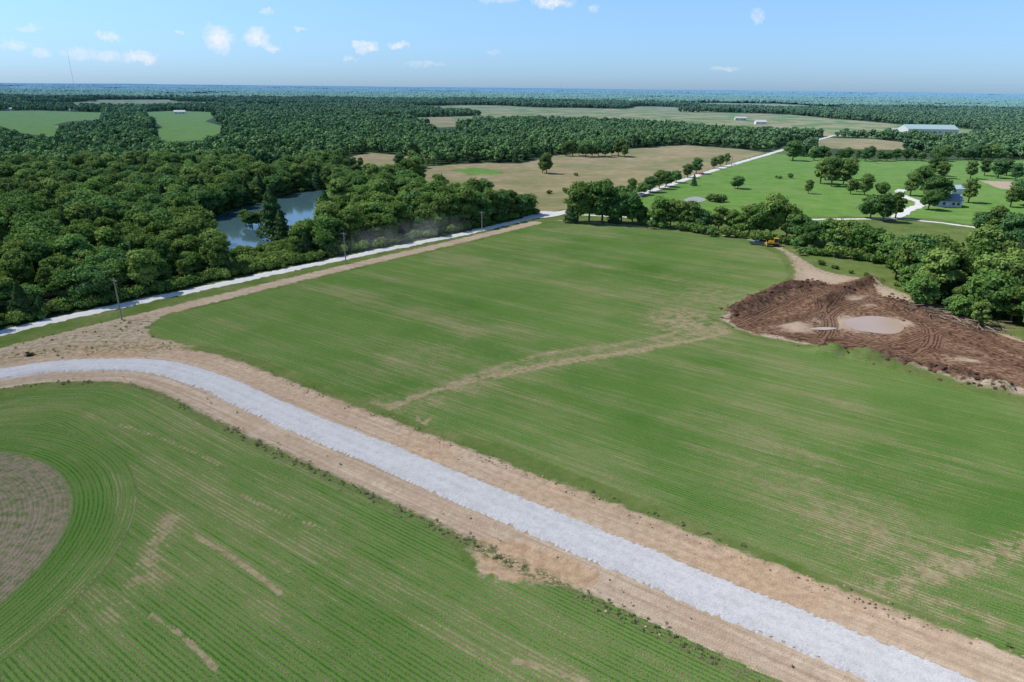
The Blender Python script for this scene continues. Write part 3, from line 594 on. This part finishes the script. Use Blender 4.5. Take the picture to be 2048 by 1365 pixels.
def mast(px,py,h,w=1.2):
    x,y=G(px,py); r=math.hypot(x,y); f=min(1,9000/r); x*=f;y*=f; B=MB(); n=int(h/12)
    leg=[(w*math.cos(k*2.094),w*math.sin(k*2.094)) for k in range(3)]
    for lx,ly in leg: B.cone((lx,ly,0),(lx*.4,ly*.4,h),.25,.15,0,5)
    for i in range(n):
        z=i*h/n; z2=(i+1)*h/n; k=1-.6*i/n
        for j in range(3): a_=leg[j]; c_=leg[(j+1)%3]; B.cone((a_[0]*k,a_[1]*k,z),(c_[0]*k,c_[1]*k,z2),.1,.1,0,4)
    add_obj('radio_mast',B.mesh('radio_mast',[MASTM]),None,(x,y,float(hgt(np.array(x),np.array(y)))))
mast(1122,181,110,3); mast(1390,183,70,3); mast(150,180,300,1.6)
# ------------------------------------------------------------------ vehicles
def wheel(B,x,y,r,w,m): B.cone((x,y-w/2,r),(x,y+w/2,r),r,r,m,14); B.cone((x,y-w/2-.02,r),(x,y+w/2+.02,r),r*.5,r*.5,m+1,10)
RUB=simple('tyre_rubber',(.03,.03,.03),.9,.1,.2); RIM=simple('steel',(.4,.4,.4),.4,.5,.1,1,.6)
def place(name,px,py,yaw,parts,z=0.0,sc=1.0):
    x,y=G(px,py); E=bpy.data.objects.new(name,None); S.collection.objects.link(E); E.location=(x,y,float(hgt(np.array(x),np.array(y)))+z); E.rotation_euler=(0,0,yaw); E.scale=(sc,)*3
    for nm,B,mats in parts:
        o=add_obj(nm,B.mesh(nm,mats),E)
        if nm in('body','cab','hull'):
            bv=o.modifiers.new('bevel','BEVEL'); bv.width=.06; bv.segments=2
def pickup(px,py,yaw,col):
    pm=simple('pickup_paint',col,.3,.5,.05); b=MB(); b.box((1.75,0,.85),(1.9,1.9,.55)); b.box((0.1,0,.8),(1.8,1.9,.6)); b.box((-1.75,0,.62),(2.1,1.9,.2)); 
    for sy in(-1,1): b.box((-1.75,sy*.9,.93),(2.1,.1,.42))
    b.box((-2.75,0,.93),(.1,1.9,.42)); c=MB(); c.box((-.05,0,1.42),(1.9,1.75,.66),0,(.72,.86)); g=MB(); g.box((-.05,0,1.40),(1.78,1.80,.42),0,(.8,.9)); g.box((-.05,0,1.40),(1.96,1.5,.42),0,(.8,.95))
    w=MB(); [wheel(w,x,y,.4,.26,0) for x in(1.75,-1.75) for y in(-.85,.85)]
    l=MB(); [l.box((2.72,y,.9),(.05,.3,.2)) for y in(-.7,.7)]
    place('pickup_truck',px,py,yaw,[('body',b,[pm]),('cab',c,[pm]),('windows',g,[GLASS]),('wheels',w,[RUB,RIM]),('headlights',l,[WHITE])])
def car(px,py,yaw,col):
    pm=simple('car_paint',col,.3,.5,.05); b=MB(); b.box((0,0,.62),(4.4,1.8,.55),0,(.97,.93)); c=MB(); c.box((-.2,0,1.15),(2.5,1.6,.55),0,(.65,.85)); g=MB(); g.box((-.2,0,1.12),(2.56,1.64,.36),0,(.74,.88))
    w=MB(); [wheel(w,x,y,.33,.22,0) for x in(1.4,-1.4) for y in(-.8,.8)]
    place('car',px,py,yaw,[('body',b,[pm]),('cab',c,[pm]),('windows',g,[GLASS]),('wheels',w,[RUB,RIM])],.2)
def dozer(px,py,yaw,sc=1.0,col=(.62,.36,.04)):
    ym=simple('machine_yellow',col,.5,.4,.2,2); tr=MB()
    for sy in(-1,1):
        pts=[(-1.9,.45),(-1.6,.95),(1.3,.95),(1.9,.5),(1.5,.05),(-1.6,.05)]; v=[(x,sy*1.05-.27,z) for x,z in pts]+[(x,sy*1.05+.27,z) for x,z in pts]; k=len(pts)
        tr.add(v,[tuple(range(k)),tuple(range(2*k-1,k-1,-1))]+[(i,k+i,k+(i+1)%k,(i+1)%k) for i in range(k)],0,.5)
        for i in range(12): tr.box((-1.5+i*.26,sy*1.05,.99),(.1,.5,.06),0)
    h=MB(); h.box((.75,0,1.25),(1.7,1.0,.85),0,(.95,.85)); h.box((-.8,0,1.05),(1.6,1.3,.5)); h.cone((.9,.25,1.6),(.9,.25,2.3),.07,.07,0,8)
    c=MB(); c.box((-.75,0,2.62),(1.6,1.4,.12)); [c.box((-.75+x,y,1.95),(.1,.1,1.3)) for x in(-.68,.68) for y in(-.6,.6)]
    g=MB(); g.box((-.75,0,1.95),(1.26,1.1,1.1)); bl=MB()
    n=6
    for i in range(n):
        a0=-.5+i/n*1.0; bl.box((2.35-.25*math.cos(a0*2),0,.1+(i+.5)*.2),(.09,3.1,.22))
    for sy in(-1,1): bl.box((1.3,sy*1.42,.45),(2.0,.12,.18))
    bl.box((2.0,0,.6),(.5,.8,.2)); rp=MB(); rp.box((-2.2,0,.6),(.5,.5,.3)); rp.box((-2.5,0,.45),(.15,.15,.8))
    place('bulldozer',px,py,yaw,[('tracks',tr,[RUB]),('hull',h,[ym]),('cab',c,[ym]),('windows',g,[GLASS]),('blade',bl,[ym]),('ripper',rp,[ym])],.05,sc)
pickup(1513,490,2.75,(.05,.09,.14)); dozer(1546,493,2.9,1.15); dozer(60,712,.9,.42,(.40,.24,.08)); car(1403,350,.9,(.45,.02,.02)); car(1897,405,.3,(.6,.6,.6)); car(1868,404,.8,(.5,.52,.55)); car(1283,392,.7,(.6,.6,.62))
B=MB(); rng=random.Random(5)
for i in range(190):
    t=rng.random(); q=np.array(G(1850+130*t,618+46*t))+np.array([rng.gauss(0,2.5),rng.gauss(0,2.0)]); z=rng.uniform(.1,1.3); L_=rng.uniform(1.5,6); a_=rng.uniform(0,6.28); r=rng.uniform(.05,.2)
    B.cone((q[0],q[1],z),(q[0]+L_*math.cos(a_),q[1]+L_*math.sin(a_),z+rng.uniform(-.3,1.0)),r,r*.5,0,6)
add_obj('felled_tree_pile',B.mesh('felled_tree_pile',[simple('dead_wood',(.33,.25,.18),.9,.1,.5,2)]))
CLM=simple('wet_clay',(.14,.085,.058),.95,.1,.6,1.5); CLD=simple('dry_clay',(.45,.33,.22),.95,.1,.5,1.5)
def clod(seed,mt_):
    r=np.random.default_rng(seed); B=MB(); B.add(ICOV*(1+r.uniform(-.35,.3,(len(ICOV),1)))*np.array([1,.8,.6]),ICOF,0,.5); return B.mesh('clod_mesh',[mt_])
p=ring_points(150,330,1.1,1.5,math.radians(46)); x,y=p[:,0],p[:,1]; w=np.zeros(len(x)); zz=np.zeros(len(x))
for ln,wd,h in PILES: g_=np.exp(-(linesd(x,y,ln)/wd)**2); w=np.maximum(w,g_*.8); zz+=g_*h*.8
w+=.03*(sd(x,y,MUD)<0); k=(RNG.uniform(0,1,len(x))<w)&(sd(x,y,PUDDLE)>2); p=p[k]; n=len(p); s=RNG.uniform(.12,.6,n)
scatter('soil_clods',np.c_[p,zz[k]],np.c_[s,s,s],RNG.integers(0,2,n),mkcoll('clod',[clod(1,CLM),clod(2,CLM)]))
p=ring_points(48,260,.5,1.4,math.radians(46)); x,y=p[:,0],p[:,1]; d,a_,sg=pdist(x,y,ROAD,False,True); rc=d*sg
w=np.exp(-((rc-8.7)/1.0)**2)*.5+.02*(np.abs(rc)<10)*(np.abs(rc)>3.6); w*=.4+vnoise(x,y,9,41); k=(RNG.uniform(0,1,len(x))<w); p=p[k]; n=len(p); s=RNG.uniform(.05,.22,n); zz=.3*np.exp(-((rc[k]-8.7)/1.0)**2)
scatter('dry_soil_clods',np.c_[p,zz],np.c_[s,s,s],RNG.integers(0,2,n),mkcoll('dry_clod',[clod(3,CLD),clod(4,CLD)]))
# dust hanging over the limestone road behind a passing vehicle
da=np.array(G(650,524)); db=np.array(G(950,462)); dm_=(da+db)/2; dl=np.linalg.norm(db-da)
B=MB(); B.add(ICOV*np.array([dl/2*1.15,7.5,7.0]),ICOF,0,.5); me=B.mesh('dust_cloud',[])
m,b=newmat('road_dust'); tc=b.n('ShaderNodeTexCoord').outputs['Object']; gg=b.vm('LENGTH',b.vm('DIVIDE',tc,(dl/2*1.1,7.0,6.5)))
dn=b.m('MULTIPLY',b.mr(gg,.1,.95,1,0),b.mr(b.noise(tc,.13,2,.6),.38,.7,0.1,1)); vs=b.n('ShaderNodeVolumeScatter'); vs.inputs['Color'].default_value=(1,1,1,1); vs.inputs['Anisotropy'].default_value=-.1; b.put(vs.inputs['Density'],b.m('MULTIPLY',dn,.035))
o_=b.n('ShaderNodeOutputMaterial'); b.nt.links.new(vs.outputs[0],o_.inputs['Volume']); me.materials.append(m)
add_obj('dust_cloud',me,None,(dm_[0],dm_[1]+1,3.5),math.atan2(db[1]-da[1],db[0]-da[0]))

# ------------------------------------------------------------------ sky, sun
AZ=math.radians(-80); EL=math.radians(52)
sv=Vector((math.sin(AZ)*math.cos(EL),math.cos(AZ)*math.cos(EL),math.sin(EL)))
ld=bpy.data.lights.new('sun','SUN'); ld.energy=4.9; ld.angle=math.radians(.5); ld.color=(1,.96,.89); lo=bpy.data.objects.new('sun',ld); S.collection.objects.link(lo); lo.rotation_euler=sv.to_track_quat('Z','Y').to_euler(); lo.location=sv*200
W=bpy.data.worlds.new('World'); S.world=W; W.use_nodes=True; b=NB(W.node_tree)
sk=b.n('ShaderNodeTexSky',sky_type='NISHITA'); sk.sun_disc=False; sk.sun_elevation=EL; sk.sun_rotation=AZ; sk.altitude=300; sk.air_density=1.0; sk.dust_density=.5; sk.ozone_density=2.0
D=b.n('ShaderNodeTexCoord').outputs['Generated']
sx=b.n('ShaderNodeSeparateXYZ'); b.put(sx.inputs[0],D); z=sx.outputs[2]
tint=b.mix(b.mr(z,0,.10),(.56,.88,1.55),(.86,1.14,1.55)); tint=b.mix(b.mr(z,.12,.4),tint,(1.0,1.12,1.22))
sky=b.mix(1.0,sk.outputs[0],tint,'MULTIPLY')
nz=b.n('ShaderNodeTexNoise'); b.put(nz.inputs['Vector'],D); nz.inputs['Scale'].default_value=75; nz.inputs['Detail'].default_value=5; nz.inputs['Roughness'].default_value=.6
Dn=b.vm('ADD',D,b.vm('SCALE',b.vm('SUBTRACT',nz.outputs['Color'],(.5,.5,.5)),.022))
tot=None
CLOUDS=[(437,78,22,20,1),(512,75,20,17,1),(540,97,16,5,.7),(730,93,22,10,1),(797,92,20,6,.8),(218,72,20,5,.7),(215,115,22,7,.5),(160,108,24,9,.5),(283,115,24,9,.8),(82,107,12,7,.5),(55,57,16,5,.5),(1515,32,10,10,.5),(1105,4,34,9,.9),(1185,18,10,6,.5),(533,25,12,6,.6),(602,58,12,5,.5),(700,120,14,5,.5),(1450,138,24,5,.35),(360,62,8,4,.5),(850,130,40,5,.3),(985,105,16,4,.3),(30,90,20,6,.5),(1000,-20,60,20,.8),(620,-60,50,20,.7)]
for (px,py,w,h,am) in CLOUDS:
    c=ray(px,py); r_=Vector((c.y,-c.x,0)).normalized(); u=r_.cross(c).normalized()
    a1=b.vm('DOT_PRODUCT',Dn,tuple(r_/(w/F))); a2=b.vm('DOT_PRODUCT',Dn,tuple(u/(h/F)))
    q=b.m('MULTIPLY_ADD',a1,a1,b.m('MULTIPLY',a2,a2)); k=b.mr(q,.15,1.5,am,0)
    tot=k if tot is None else b.m('MAXIMUM',tot,k)
fine=b.noise(D,160,5,.65); tot=b.m('MULTIPLY',tot,b.mr(fine,.32,.6,.35,1.0))
col=b.mix(tot,sky,(8.0,8.3,8.8,1))
bg=b.n('ShaderNodeBackground'); b.put(bg.inputs[0],col); bg.inputs[1].default_value=.11; wo=b.n('ShaderNodeOutputWorld'); b.nt.links.new(bg.outputs[0],wo.inputs[0])
S.view_settings.view_transform='Standard'; S.view_settings.look='None'; S.view_settings.exposure=0
print('done')
